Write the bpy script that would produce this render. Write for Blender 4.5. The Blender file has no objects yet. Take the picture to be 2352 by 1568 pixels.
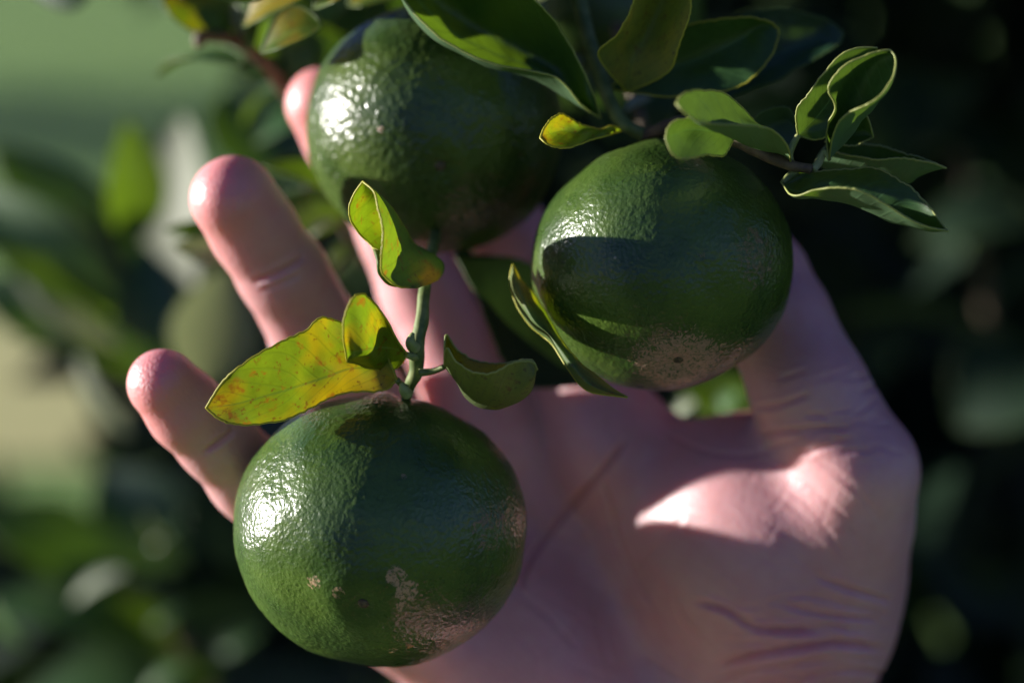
import bpy, math, random
import numpy as np
from mathutils import Vector, Matrix, noise

random.seed(7)
rng = np.random.default_rng(7)
SC = bpy.context.scene
COL = SC.collection

# ------------------------------------------------------------------ camera
FOCUS = 360.0                 # mm
FIELD = 190.0                 # mm across at the focus distance
PITCH = math.radians(-14)
CAM_H = 1.45
cam_d = bpy.data.cameras.new('camera')
cam = bpy.data.objects.new('camera', cam_d); COL.objects.link(cam)
cam_d.sensor_width = 36; cam_d.lens = 36 / FIELD * FOCUS
cam_d.clip_start = 0.02; cam_d.clip_end = 400
cam.location = (0, 0, CAM_H)
cam.rotation_euler = (math.pi / 2 + PITCH, 0, 0)
cam_d.dof.use_dof = True
cam_d.dof.focus_distance = (FOCUS + 4) / 1000
cam_d.dof.aperture_fstop = 5.2
SC.camera = cam
RM = Matrix.Rotation(math.pi / 2 + PITCH, 3, 'X')
RN = np.array(RM)
CL = np.array([0, 0, CAM_H])

# ------------------------------------------------------------------ light
LC = Vector((-0.935, 0.17, -0.12)).normalized()      # towards the sun, camera axes
LW = (RM @ LC).normalized()
elev = math.asin(LW.z); azim = math.atan2(LW.x, LW.y)
world = bpy.data.worlds.new('World'); SC.world = world; world.use_nodes = True
wn = world.node_tree
sky = wn.nodes.new('ShaderNodeTexSky'); sky.sky_type = 'NISHITA'; sky.sun_disc = False
sky.sun_elevation = elev; sky.sun_rotation = azim
tint = wn.nodes.new('ShaderNodeMix'); tint.data_type = 'RGBA'; tint.blend_type = 'MULTIPLY'; tint.inputs[0].default_value = 1
tint.inputs[7].default_value = (0.92, 0.80, 1.42, 1)          # the photograph's cool white balance
wn.links.new(sky.outputs[0], tint.inputs[6]); wn.links.new(tint.outputs[2], wn.nodes['Background'].inputs[0])
wn.nodes['Background'].inputs[1].default_value = 0.05
sky.ozone_density = 3.0; sky.dust_density = 0.4
sl = bpy.data.lights.new('sun', 'SUN'); sun = bpy.data.objects.new('sun', sl); COL.objects.link(sun)
sl.energy = 5.0; sl.angle = math.radians(0.53); sl.color = (1.0, 0.95, 0.90)
sun.rotation_euler = LW.to_track_quat('Z', 'Y').to_euler()
SC.view_settings.view_transform = 'Standard'; SC.view_settings.look = 'None'
SC.view_settings.gamma = 1; SC.view_settings.use_curve_mapping = False
SC.view_settings.exposure = 1.30
SC.cycles.max_bounces = 10; SC.cycles.transmission_bounces = 6; SC.cycles.diffuse_bounces = 5
SC.cycles.use_denoising = True
SC.cycles.sample_clamp_indirect = 6

# ------------------------------------------------------------------ coordinates
# P: a point of the place, given as where it shows and how far behind the plane of focus (mm)
def PC(x, y, z):
    d = FOCUS + z
    s = FIELD / FOCUS / 2352 * d
    return np.array([(x - 1176) * s, -(y - 784) * s, -d], float)
def c2w(p):                      # camera mm -> world m
    return (np.asarray(p, float) / 1000) @ RN.T + CL
def P(x, y, z): return Vector(c2w(PC(x, y, z)))

# ------------------------------------------------------------------ helpers
def tag(o, label=None, cat=None, group=None, kind=None):
    if label: o['label'] = label
    if cat: o['category'] = cat
    if group: o['group'] = group
    if kind: o['kind'] = kind
    return o
def empty(name, loc, label, cat, group=None):
    o = bpy.data.objects.new(name, None); COL.objects.link(o); o.location = loc
    o.empty_display_size = 0.02
    return tag(o, label, cat, group)
def mesh_obj(name, verts, faces, mat, parent=None, uv=None, smooth=True, mats=None, fmat=None):
    verts = np.asarray(verts, float)
    if parent is not None:
        off = np.zeros(3); q = parent
        while q is not None:
            off = off + np.array(q.location); q = q.parent
        verts = verts - off
        loc = (0, 0, 0)
    else:
        loc = verts.mean(0); verts = verts - loc
    me = bpy.data.meshes.new(name)
    me.from_pydata(verts.tolist(), [], [tuple(f) for f in faces])
    if smooth: me.polygons.foreach_set('use_smooth', [True] * len(me.polygons))
    for m in (mats or [mat]): me.materials.append(m)
    if fmat is not None: me.polygons.foreach_set('material_index', fmat)
    if uv is not None:
        l = me.uv_layers.new(name='UVMap')
        vi = np.empty(len(me.loops), np.int32); me.loops.foreach_get('vertex_index', vi)
        l.data.foreach_set('uv', np.asarray(uv, float)[vi].ravel())
    me.update()
    o = bpy.data.objects.new(name, me); COL.objects.link(o); o.location = loc
    if parent is not None: o.parent = parent
    return o

class NT:
    def __init__(s, name):
        s.m = bpy.data.materials.new(name); s.m.use_nodes = True; s.t = s.m.node_tree
        for n in list(s.t.nodes): s.t.nodes.remove(n)
        s.out = s.t.nodes.new('ShaderNodeOutputMaterial')
    def n(s, typ, **kw):
        nd = s.t.nodes.new('ShaderNode' + typ)
        for k, v in kw.items():
            if k.startswith('i_'):
                key = k[2:]; key = int(key) if key.isdigit() else key.replace('_', ' ')
                sock = nd.inputs[key]
                if hasattr(v, 'is_output'): s.t.links.new(v, sock)
                elif isinstance(v, bpy.types.NodeSocket): s.t.links.new(v, sock)
                else: sock.default_value = v
            else: setattr(nd, k, v)
        return nd
    def math(s, op, a, b=None, c=None, clamp=False):
        nd = s.t.nodes.new('ShaderNodeMath'); nd.operation = op; nd.use_clamp = clamp
        for i, v in enumerate((a, b, c)):
            if v is None: continue
            if isinstance(v, bpy.types.NodeSocket): s.t.links.new(v, nd.inputs[i])
            else: nd.inputs[i].default_value = v
        return nd.outputs[0]
    def mix(s, f, a, b):
        nd = s.t.nodes.new('ShaderNodeMix'); nd.data_type = 'RGBA'
        for i, v in ((0, f), (6, a), (7, b)):
            if isinstance(v, bpy.types.NodeSocket): s.t.links.new(v, nd.inputs[i])
            else: nd.inputs[i].default_value = v if i == 0 else (*v[:3], 1)
        return nd.outputs[2]
    def ramp(s, f, lo, hi):      # smooth 0..1
        nd = s.t.nodes.new('ShaderNodeMapRange'); nd.interpolation_type = 'SMOOTHSTEP'
        s.t.links.new(f, nd.inputs[0]); nd.inputs[1].default_value = lo; nd.inputs[2].default_value = hi
        return nd.outputs[0]
    def noise(s, vec, scale, detail=3, rough=0.55, dist=0.0):
        nd = s.n('TexNoise', i_Vector=vec); nd.inputs['Scale'].default_value = scale
        nd.inputs['Detail'].default_value = detail; nd.inputs['Roughness'].default_value = rough
        nd.inputs['Distortion'].default_value = dist
        return nd.outputs[0]
    def done(s, shader):
        s.t.links.new(shader, s.out.inputs[0]); return s.m

# ------------------------------------------------------------------ materials
def leaf_mat(name, base, trans, tf=0.4, rough=0.38, mottle=0.0, mcol=(0.42, 0.30, 0.01), spots=0.0,
             tmott=(0.75, 0.5, 0.01), scale=260, veins=True, spec=0.5, bump=0.25, pale=1.0):
    t = NT(name)
    tc = t.n('TexCoord'); ob = tc.outputs['Object']; uv = tc.outputs['UV']
    sep = t.n('SeparateXYZ', i_Vector=uv)
    av = t.math('ABSOLUTE', t.math('SUBTRACT', sep.outputs[1], 0.5))
    n1 = t.noise(ob, 60, 3); n2 = t.noise(ob, scale * 3, 3)
    mot = t.ramp(n1, 0.62 - mottle * 0.45, 0.78 - mottle * 0.35) if mottle > 0 else None
    c = t.mix(t.math('MULTIPLY', n2, 0.9), [v * 0.7 for v in base], [v * 1.35 for v in base])
    tr = t.mix(n2, [v * 0.75 for v in trans], [min(1, v * 1.2) for v in trans])
    if mot is not None:
        c = t.mix(mot, c, mcol); tr = t.mix(mot, tr, tmott)
    h = t.math('MULTIPLY', t.noise(ob, scale * 7, 2), 0.3)
    if veins:
        # midrib and side veins
        mid = t.math('SUBTRACT', 1.0, t.ramp(av, 0.006, 0.024))
        w = t.n('TexWave', wave_type='BANDS', bands_direction='X')
        comb = t.n('CombineXYZ', i_X=t.math('SUBTRACT', sep.outputs[0], t.math('MULTIPLY', av, 0.55)), i_Y=0.0, i_Z=0.0)
        t.t.links.new(comb.outputs[0], w.inputs['Vector']); w.inputs['Scale'].default_value = 3.3
        nz = t.noise(ob, 400, 1)
        w.inputs['Distortion'].default_value = 0.0
        vv = t.math('MULTIPLY', t.ramp(w.outputs['Fac'], 0.90, 1.0), 0.45)
        c = t.mix(t.math('MULTIPLY', mid, 0.7), c, [min(1, v * 2.6 + 0.03) for v in base])
        c = t.mix(t.math('MULTIPLY', vv, 0.6), c, [min(1, v * 1.9 + 0.01) for v in base])
        tr = t.mix(t.math('MULTIPLY', t.math('ADD', t.math('MULTIPLY', mid, 1.0), vv, clamp=True), 0.5), tr, [v * 0.45 for v in trans])
        h = t.math('SUBTRACT', h, t.math('ADD', t.math('MULTIPLY', mid, 1.6), vv))
    if spots > 0:
        sp = t.math('MULTIPLY', t.ramp(t.noise(ob, 330, 3, 0.6), 0.63 - spots * 0.06, 0.72), 0.85)
        c = t.mix(sp, c, (0.13, 0.05, 0.008)); tr = t.mix(sp, tr, (0.25, 0.09, 0.005))
        sp2 = t.math('MULTIPLY', t.ramp(t.noise(ob, 900, 2, 0.6), 0.61, 0.69), 0.75)
        c = t.mix(sp2, c, (0.06, 0.035, 0.008)); tr = t.mix(sp2, tr, (0.15, 0.06, 0.005))
    geo = t.n('NewGeometry')
    cb = t.mix(0.55, c, [min(1, b * 1.6 + 0.06) for b in base])      # paler, matt underside
    c2 = t.mix(geo.outputs['Backfacing'], c, cb)
    ro = t.math('ADD', t.math('MULTIPLY', geo.outputs['Backfacing'], 0.22), t.math('ADD', rough - 0.05, t.math('MULTIPLY', n2, 0.12)))
    bp = t.n('Bump', i_Height=h, i_Strength=bump, i_Distance=0.0003)
    pr = t.n('BsdfPrincipled', i_Base_Color=c2, i_Roughness=ro, i_Normal=bp.outputs[0])
    pr.inputs['Specular IOR Level'].default_value = spec
    tb = t.n('BsdfTranslucent', i_Color=tr, i_Normal=bp.outputs[0])
    mx = t.n('MixShader', i_Fac=tf); t.t.links.new(pr.outputs[0], mx.inputs[1]); t.t.links.new(tb.outputs[0], mx.inputs[2])
    return t.done(mx.outputs[0])

def rim_mat(name, col):
    t = NT(name)
    pr = t.n('BsdfPrincipled', i_Base_Color=(*col, 1), i_Roughness=0.5)
    tb = t.n('BsdfTranslucent', i_Color=(col[0] * 1.2, col[1] * 1.2, col[2], 1))
    mx = t.n('MixShader', i_Fac=0.35); t.t.links.new(pr.outputs[0], mx.inputs[1]); t.t.links.new(tb.outputs[0], mx.inputs[2])
    return t.done(mx.outputs[0])

M = {}
M['leaf'] = leaf_mat('leaf_green', (0.030, 0.080, 0.020), (0.16, 0.28, 0.012), 0.36)
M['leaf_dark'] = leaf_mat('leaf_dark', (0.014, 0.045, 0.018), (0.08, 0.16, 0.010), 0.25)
M['leaf_young'] = leaf_mat('leaf_young', (0.060, 0.125, 0.035), (0.10, 0.18, 0.015), 0.24, rough=0.42)
M['leaf_yellow'] = leaf_mat('leaf_yellow', (0.065, 0.115, 0.014), (0.15, 0.22, 0.005), 0.48, mottle=0.46, spots=1.0,
                            mcol=(0.26, 0.20, 0.01), tmott=(0.34, 0.25, 0.003))
M['leaf_yellowtip'] = leaf_mat('leaf_yellow_green', (0.06, 0.11, 0.014), (0.15, 0.23, 0.005), 0.48, mottle=0.36, spots=0.9,
                            mcol=(0.26, 0.20, 0.01), tmott=(0.34, 0.25, 0.003))
M['leaf_olive'] = leaf_mat('leaf_olive', (0.060, 0.09, 0.014), (0.36, 0.38, 0.010), 0.5, mottle=0.25, mcol=(0.2, 0.17, 0.02), spots=0.35)
M['leaf_bg'] = leaf_mat('leaf_far', (0.030, 0.075, 0.016), (0.13, 0.22, 0.008), 0.32, veins=False, bump=0.0)
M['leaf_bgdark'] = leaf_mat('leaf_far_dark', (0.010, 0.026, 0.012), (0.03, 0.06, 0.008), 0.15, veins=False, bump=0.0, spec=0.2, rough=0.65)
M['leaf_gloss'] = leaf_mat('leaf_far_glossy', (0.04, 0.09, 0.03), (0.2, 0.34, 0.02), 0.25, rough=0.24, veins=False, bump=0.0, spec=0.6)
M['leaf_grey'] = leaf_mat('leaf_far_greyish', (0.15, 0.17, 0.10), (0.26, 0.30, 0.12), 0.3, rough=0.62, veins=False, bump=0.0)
M['leaf_glint'] = leaf_mat('leaf_painted_glint', (0.34, 0.38, 0.26), (0.4, 0.45, 0.2), 0.2, rough=0.3, veins=False, bump=0.0)  # pale colour stands in for sun glints on the blurred leaves
M['rim'] = rim_mat('leaf_margin', (0.36, 0.40, 0.12))
M['rim_y'] = rim_mat('leaf_margin_yellow', (0.42, 0.40, 0.04))
M['rim_d'] = rim_mat('leaf_margin_dark', (0.10, 0.16, 0.04))

def bark_mat(name, a, b, rough=0.6, sc=300):
    t = NT(name); tc = t.n('TexCoord'); ob = tc.outputs['Object']
    n = t.noise(ob, sc, 4, 0.6)
    c = t.mix(t.ramp(n, 0.35, 0.7), a, b)
    bp = t.n('Bump', i_Height=n, i_Strength=0.5, i_Distance=0.0004)
    pr = t.n('BsdfPrincipled', i_Base_Color=c, i_Roughness=rough, i_Normal=bp.outputs[0])
    return t.done(pr.outputs[0])
M['stem'] = bark_mat('green_stem', (0.07, 0.11, 0.02), (0.17, 0.20, 0.06), 0.62)
M['stem_pale'] = bark_mat('pale_green_stem', (0.20, 0.24, 0.07), (0.32, 0.34, 0.14), 0.65)
M['twig'] = bark_mat('brown_twig', (0.05, 0.035, 0.02), (0.14, 0.10, 0.05), 0.7)
M['bark'] = bark_mat('tree_bark', (0.06, 0.045, 0.032), (0.14, 0.11, 0.08), 0.85, 40)
M['calyx'] = bark_mat('calyx_green', (0.08, 0.11, 0.03), (0.20, 0.20, 0.08), 0.6, 500)
M['scar'] = bark_mat('blossom_scar_brown', (0.03, 0.02, 0.01), (0.14, 0.10, 0.05), 0.8, 900)

# ------------------------------------------------------------------ fruit
def peel_mat(name, base, patches, bump=0.5, pore=1150, coarse=0.35, rough=0.24):
    """patches: list of (centre in the fruit's own axes, radius, noise scale, threshold, colour, strength)"""
    t = NT(name); tc = t.n('TexCoord'); ob = tc.outputs['Object']
    n1 = t.noise(ob, 45, 3); n2 = t.noise(ob, 650, 3, 0.6); n3 = t.noise(ob, 180, 3, 0.5)
    c = t.mix(t.ramp(n1, 0.33, 0.62), [v * 0.78 for v in base], [base[0] * 2.1, base[1] * 1.55, base[2] * 1.4])
    vo = t.n('TexVoronoi', i_Vector=ob); vo.inputs['Scale'].default_value = pore
    vo.feature = 'SMOOTH_F1'; vo.inputs['Smoothness'].default_value = 0.35
    vo.inputs['Randomness'].default_value = 0.95
    d = vo.outputs['Distance']
    pit = t.math('SUBTRACT', 1.0, t.ramp(d, 0.05, 0.42))          # oil glands, a little lighter
    c = t.mix(t.math('MULTIPLY', pit, 0.22), c, [base[0] * 2.4, base[1] * 1.7, base[2] * 1.3])
    c = t.mix(t.math('MULTIPLY', t.ramp(n2, 0.5, 0.8), 0.5), c, [v * 0.45 for v in base])
    # tiny pale and dark specks
    sp = t.n('TexVoronoi', i_Vector=ob); sp.inputs['Scale'].default_value = 190
    s1 = t.math('MULTIPLY', t.math('SUBTRACT', 1.0, t.ramp(sp.outputs['Distance'], 0.035, 0.075)),
                t.math('GREATER_THAN', t.n('SeparateXYZ', i_Vector=sp.outputs['Color']).outputs[0], 0.90))
    c = t.mix(s1, c, (0.22, 0.20, 0.14))
    rgh = None; sk = None
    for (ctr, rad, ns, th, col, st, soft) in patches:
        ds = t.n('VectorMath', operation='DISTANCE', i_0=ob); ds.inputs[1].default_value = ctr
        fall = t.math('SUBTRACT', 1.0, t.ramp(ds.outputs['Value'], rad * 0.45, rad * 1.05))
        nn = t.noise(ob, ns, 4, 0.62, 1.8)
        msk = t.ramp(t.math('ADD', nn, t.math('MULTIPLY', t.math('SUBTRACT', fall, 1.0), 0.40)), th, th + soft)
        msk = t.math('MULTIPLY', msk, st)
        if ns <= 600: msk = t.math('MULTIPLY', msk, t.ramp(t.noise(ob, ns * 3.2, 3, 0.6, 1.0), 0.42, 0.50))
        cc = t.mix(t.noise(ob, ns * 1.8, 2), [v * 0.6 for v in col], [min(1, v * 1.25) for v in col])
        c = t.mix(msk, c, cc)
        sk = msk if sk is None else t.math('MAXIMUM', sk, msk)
    n4 = t.noise(ob, pore * 1.1, 2, 0.45)
    h = t.math('ADD', t.math('ADD', t.math('MULTIPLY', d, 0.40), t.math('MULTIPLY', n4, 1.15)), t.math('ADD', t.math('MULTIPLY', n3, 2.2 * coarse), t.math('MULTIPLY', n2, 1.3)))
    r = t.math('ADD', rough, t.math('MULTIPLY', n3, 0.10))
    if sk is not None:
        h = t.math('ADD', h, t.math('MULTIPLY', sk, 0.5)); r = t.math('ADD', r, t.math('MULTIPLY', sk, 0.28))
    bp = t.n('Bump', i_Height=h, i_Strength=bump, i_Distance=0.00045)
    pr = t.n('BsdfPrincipled', i_Base_Color=c, i_Roughness=r, i_Normal=bp.outputs[0])
    pr.inputs['Specular IOR Level'].default_value = 0.42
    pr.inputs['Coat Weight'].default_value = 0.14; pr.inputs['Coat Roughness'].default_value = 0.13
    pr.inputs['Subsurface Weight'].default_value = 0.35
    pr.inputs['Subsurface Radius'].default_value = (0.004, 0.006, 0.002); pr.inputs['Subsurface Scale'].default_value = 1.0
    t.t.links.new(bp.outputs[0], pr.inputs['Coat Normal'])
    return t.done(pr.outputs[0])

_ico = {}
def ico(sub):
    if sub not in _ico:
        import bmesh
        bm = bmesh.new(); bmesh.ops.create_icosphere(bm, subdivisions=sub, radius=1)
        v = np.array([x.co[:] for x in bm.verts]); f = [tuple(q.index for q in p.verts) for p in bm.faces]
        bm.free(); _ico[sub] = (v, f)
    return _ico[sub]

def surf_hit(ctr, r, x, y):
    """unit direction, in camera axes, from a ball's centre to where the view line through (x, y) meets it"""
    c = PC(*ctr); d = PC(x, y, 0); d /= np.linalg.norm(d)
    b = d @ c; disc = b * b - (c @ c - r * r)
    t_ = b - math.sqrt(max(disc, 0)); p = d * t_
    n = p - c
    return n / np.linalg.norm(n)

def fruit(ctr, r, stem, scar_xy, squash, base, patches, label, seed, sub=7, lump=1.0, **kw):
    """patches are given as (x, y, radius mm, noise scale, threshold, colour, strength)"""
    c = PC(*ctr); cw = c2w(c)
    root = empty('citrus_fruit', cw, label, 'fruit', 'unripe green citrus fruits hanging from the tree')
    stem = np.array(stem, float); stem /= np.linalg.norm(stem)
    scar = surf_hit(ctr, r, *scar_xy)
    v, f = ico(sub)
    rad = np.ones(len(v))
    cs = v @ stem
    # flattened along the axis, broad shoulders
    rad *= 1 - squash * np.abs(cs) ** 2.2
    # radial furrows around the stalk
    a = np.cross(stem, [0, 0, 1.0]); a /= np.linalg.norm(a); b = np.cross(stem, a)
    ang = np.arctan2(v @ b, v @ a)
    rad += 0.012 * lump * np.clip(cs - 0.45, 0, 1) * (np.cos(ang * 7 + seed) + 0.6 * np.cos(ang * 11 + 2 * seed)) * 2
    rad -= 0.055 * np.exp(-((1 - cs) / 0.035))               # hollow at the stalk
    dsc = np.linalg.norm(v - scar, axis=1)
    rad -= 0.022 * np.exp(-(dsc / 0.10) ** 2)
    rad += 0.010 * np.exp(-((dsc - 0.2) / 0.10) ** 2)
    off = Vector((seed * 3.1, seed * 1.7, 0))
    nz = np.array([noise.noise(Vector(p) * 1.6 + off) * 0.030 + noise.noise(Vector(p) * 4 + off) * 0.009
                   + noise.noise(Vector(p) * 22 + off) * 0.0016 * lump + noise.noise(Vector(p) * 34 + off) * 0.0026 * lump ** 0.3 + noise.noise(Vector(p) * 60 + off) * 0.0009 for p in v.tolist()])
    rad += nz
    pts = c + v * (rad * r)[:, None]
    pl = []
    for (x, y, pr_, ns, th, col, st, soft) in patches:
        n = surf_hit(ctr, r, x, y)
        k = int(np.argmax(v @ n)); pos = (v[k] * rad[k] * r / 1000) @ RN.T
        pl.append((tuple(pos), pr_ / 1000, ns, th, col, st, soft))
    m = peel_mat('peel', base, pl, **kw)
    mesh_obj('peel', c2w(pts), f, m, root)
    # blossom scar: small rough button in the dimple
    k = int(np.argmax(v @ scar)); pos = c + v[k] * rad[k] * r
    vs, fs = ico(3)
    t1 = np.cross(scar, [0, 1, 0.2]); t1 /= np.linalg.norm(t1); t2 = np.cross(scar, t1)
    q = np.array([p * (1 + 0.25 * noise.noise(Vector(p.tolist()) * 3)) for p in vs])
    sr = 1.05
    vv = pos + (q @ np.array([t1 * sr, t2 * sr, scar * 0.45]))
    mesh_obj('blossom_scar', c2w(vv), fs, M['scar'], root)
    # calyx: a five-lobed star where the stalk meets the fruit
    k = int(np.argmax(v @ stem)); pos = c + v[k] * rad[k] * r
    vv = []; ff = []; n = 40
    for j in range(4):
        for i in range(n):
            th = 2 * math.pi * i / n
            rr = (1.2 + [0, 1.0, 1.9, 2.2][j] * (0.75 + 0.45 * abs(math.cos(2.5 * th)))) * (1 if j else 0.6)
            hh = [1.6, 0.9, 0.6, 0.1][j]
            vv.append(pos + a * math.cos(th) * rr + b * math.sin(th) * rr + stem * hh)
    for j in range(3):
        for i in range(n): ff.append((j * n + i, j * n + (i + 1) % n, (j + 1) * n + (i + 1) % n, (j + 1) * n + i))
    mesh_obj('calyx', c2w(vv), ff, M['calyx'], root)
    return root, pos, stem

# ------------------------------------------------------------------ tubes and leaves
def tube_geo(pts, radii, n=10, per=6):
    pts = np.array(pts, float); m = len(pts)
    def cr(a, t, i):
        p0, p1, p2, p3 = a[max(i - 1, 0)], a[i], a[min(i + 1, m - 1)], a[min(i + 2, m - 1)]
        return 0.5 * ((2 * p1) + (-p0 + p2) * t + (2 * p0 - 5 * p1 + 4 * p2 - p3) * t * t + (-p0 + 3 * p1 - 3 * p2 + p3) * t ** 3)
    R = np.array(radii, float).reshape(-1, 1)
    line = []; rr = []
    for i in range(m - 1):
        for k in range(per):
            line.append(cr(pts, k / per, i)); rr.append(max(1e-5, cr(R, k / per, i)[0]))
    line.append(pts[-1]); rr.append(R[-1][0])
    line = np.array(line); tg = np.gradient(line, axis=0); tg /= np.linalg.norm(tg, axis=1)[:, None] + 1e-12
    u = np.cross(tg[0], [0.3, 0.2, 1]); u /= np.linalg.norm(u)
    V = []; F = []
    for i, p in enumerate(line):
        u = u - tg[i] * (u @ tg[i]); u /= np.linalg.norm(u) + 1e-12; w = np.cross(tg[i], u)
        for k in range(n):
            a = 2 * math.pi * k / n; V.append(p + (u * math.cos(a) + w * math.sin(a)) * rr[i])
    for i in range(len(line) - 1):
        for k in range(n):
            F.append((i * n + k, i * n + (k + 1) % n, (i + 1) * n + (k + 1) % n, (i + 1) * n + k))
    s = len(V); V.append(line[0]); V.append(line[-1]); e = (len(line) - 1) * n
    for k in range(n):
        F.append((s, (k + 1) % n, k)); F.append((s + 1, e + k, e + (k + 1) % n))
    return np.array(V), F
def tube(name, pts, radii, mat, parent, n=10, per=6, camspace=True, knob=0.0):
    if camspace: pts = [PC(*p) for p in pts]
    V, F = tube_geo(pts, radii, n, per)
    if knob:
        V = np.array([v + np.array(noise.noise_vector(Vector(v.tolist()) * 0.35)) * knob for v in V])
    return mesh_obj(name, c2w(V) if camspace else V, F, mat, parent)

def crmat(k, n):
    """Catmull-Rom weights from k control points to n samples"""
    W = np.zeros((n, k))
    for s in range(n):
        t = s / (n - 1) * (k - 1); i = min(int(t), k - 2); t -= i
        w = [0.5 * (-t + 2 * t * t - t ** 3), 0.5 * (2 - 5 * t * t + 3 * t ** 3), 0.5 * (t + 4 * t * t - 3 * t ** 3), 0.5 * (-t * t + t ** 3)]
        for j, q in zip((i - 1, i, i + 1, i + 2), w):
            W[s, min(max(j, 0), k - 1)] += q
    return W

def curl(rows, kind=0):
    """blade whose near margin rolls forward and up, so that its underside faces the viewer below the margin"""
    out = []
    for r in rows:
        if not isinstance(r, list): out.append(r); continue
        q = lambda p, dz: (p[0], p[1], p[2] + dz)
        if kind == 1: a, f, m1, m2, b = r; out.append([a, q(m1, 4), q(b, 2), q(m2, -3), q(f, -1)])
        elif len(r) == 3: a, c, e = r; out.append([a, q(e, 4), q(e, 0), c])
        elif len(r) == 4: a, b, c, e = r; out.append([a, q(b, 2), q(e, 4), c])
        else: a, b, c, d, e = r; out.append([a, q(b, 1), q(e, 3), d, q(c, -1)])
    return out
def leaf(parent, rows, mat, rim='rim', label=None, nu=56, nv=26, ruff=0.35, wav=0.0, rimr=0.2, flip=False):
    """rows run from base to tip; each row runs across the blade; a single point closes the blade"""
    k = max(len(r) for r in rows if isinstance(r, list))
    G = np.array([[PC(*p) for p in (r if isinstance(r, list) else [r] * k)] for r in rows])
    U = crmat(G.shape[0], nu); Vv = crmat(k, nv)
    S = np.einsum('ia,abc,jb->ijc', U, G, Vv)
    # fine wrinkles and a crenate margin
    N = np.cross(np.gradient(S, axis=0), np.gradient(S, axis=1)); N /= np.linalg.norm(N, axis=2)[..., None] + 1e-9
    seed = random.random() * 50
    for i in range(nu):
        env = math.sin(math.pi * i / (nu - 1)) ** 0.5 if 0 < i < nu - 1 else 0
        for j in range(nv):
            e = abs(j / (nv - 1) * 2 - 1)
            q = noise.noise(Vector(S[i, j].tolist()) * 0.13 + Vector((seed, 0, 0))) * (0.5 + wav) + noise.noise(Vector(S[i, j].tolist()) * 0.35 + Vector((0, seed, 0))) * 0.18
            S[i, j] += N[i, j] * q * env
        for j, jn in ((0, 1), (nv - 1, nv - 2)):
            d = S[i, j] - S[i, jn]; d /= np.linalg.norm(d) + 1e-9
            S[i, j] += d * env * ruff * (abs(math.sin(i * 1.9 + seed)) * 0.7 - 0.3 + 0.9 * noise.noise(Vector((i * 0.5, j, seed))))
    V = S.reshape(-1, 3)
    F = []
    for i in range(nu - 1):
        for j in range(nv - 1):
            q = (i * nv + j, i * nv + j + 1, (i + 1) * nv + j + 1, (i + 1) * nv + j)
            F.append(q[::-1] if flip else q)
    uv = [(i / (nu - 1), j / (nv - 1)) for i in range(nu) for j in range(nv)]
    # thickened margin and midrib underneath
    loop = [S[i, 0] for i in range(nu)] + [S[i, nv - 1] for i in range(nu - 2, 0, -1)]
    n0 = len(V); fm = [0] * len(F)
    VV, FF = tube_geo(loop + [loop[0]], [rimr] * (len(loop) + 1), 5, 1)
    F += [tuple(a + n0 for a in f) for f in FF]; fm += [1] * len(FF)
    V = np.vstack([V, VV]); uv += [(0.5, 0.9)] * len(VV)
    o = mesh_obj('leaf', c2w(V), F, None, parent, uv=uv, mats=[mat, M[rim]], fmat=fm)
    if label: o['label'] = label
    return o

def blade(base, tip, width, nrm, bend=0.12, fold=0.25, nu=14, nv=7, twist=0.0):
    """simple citrus leaf as raw geometry; base, tip in camera mm; nrm roughly the way its face looks"""
    base = np.array(base, float); tip = np.array(tip, float); L = np.linalg.norm(tip - base)
    t = (tip - base) / L; nrm = np.array(nrm, float); nrm = nrm - t * (nrm @ t); nrm /= np.linalg.norm(nrm) + 1e-9
    s = np.cross(t, nrm)
    V = []; F = []; UV = []
    for i in range(nu):
        u = i / (nu - 1); w = width * 0.5 * (math.sin(math.pi * u ** 0.85) ** 0.8 if 0 < u < 1 else 0.01)
        c = base + t * L * u + nrm * bend * L * math.sin(math.pi * u)
        a = twist * (u - 0.5); ss = s * math.cos(a) + nrm * math.sin(a); nn = nrm * math.cos(a) - s * math.sin(a)
        for j in range(nv):
            v = j / (nv - 1) * 2 - 1
            V.append(c + ss * w * v + nn * w * fold * (v * v)); UV.append((u, (v + 1) / 2))
    for i in range(nu - 1):
        for j in range(nv - 1): F.append((i * nv + j, i * nv + j + 1, (i + 1) * nv + j + 1, (i + 1) * nv + j))
    return np.array(V), F, UV
def sleaf(parent, base, tip, width, mat, nrm=(0, 0, 1), rim='rim_d', label=None, **kw):
    V, F, UV = blade(PC(*base), PC(*tip), width, nrm, nu=20, nv=9, **kw)
    n0 = len(V); nv = 9; fm = [0] * len(F)
    loop = [V[i * nv] for i in range(20)] + [V[i * nv + nv - 1] for i in range(18, 0, -1)]
    VV, FF = tube_geo(loop + [loop[0]], [0.25] * (len(loop) + 1), 4, 1)
    F = F + [tuple(a + n0 for a in f) for f in FF]; fm += [1] * len(FF)
    o = mesh_obj('leaf', c2w(np.vstack([V, VV])), F, None, parent, uv=UV + [(0.5, 0.9)] * len(VV), mats=[mat, M[rim]], fmat=fm)
    if label: o['label'] = label
    return o

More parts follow.
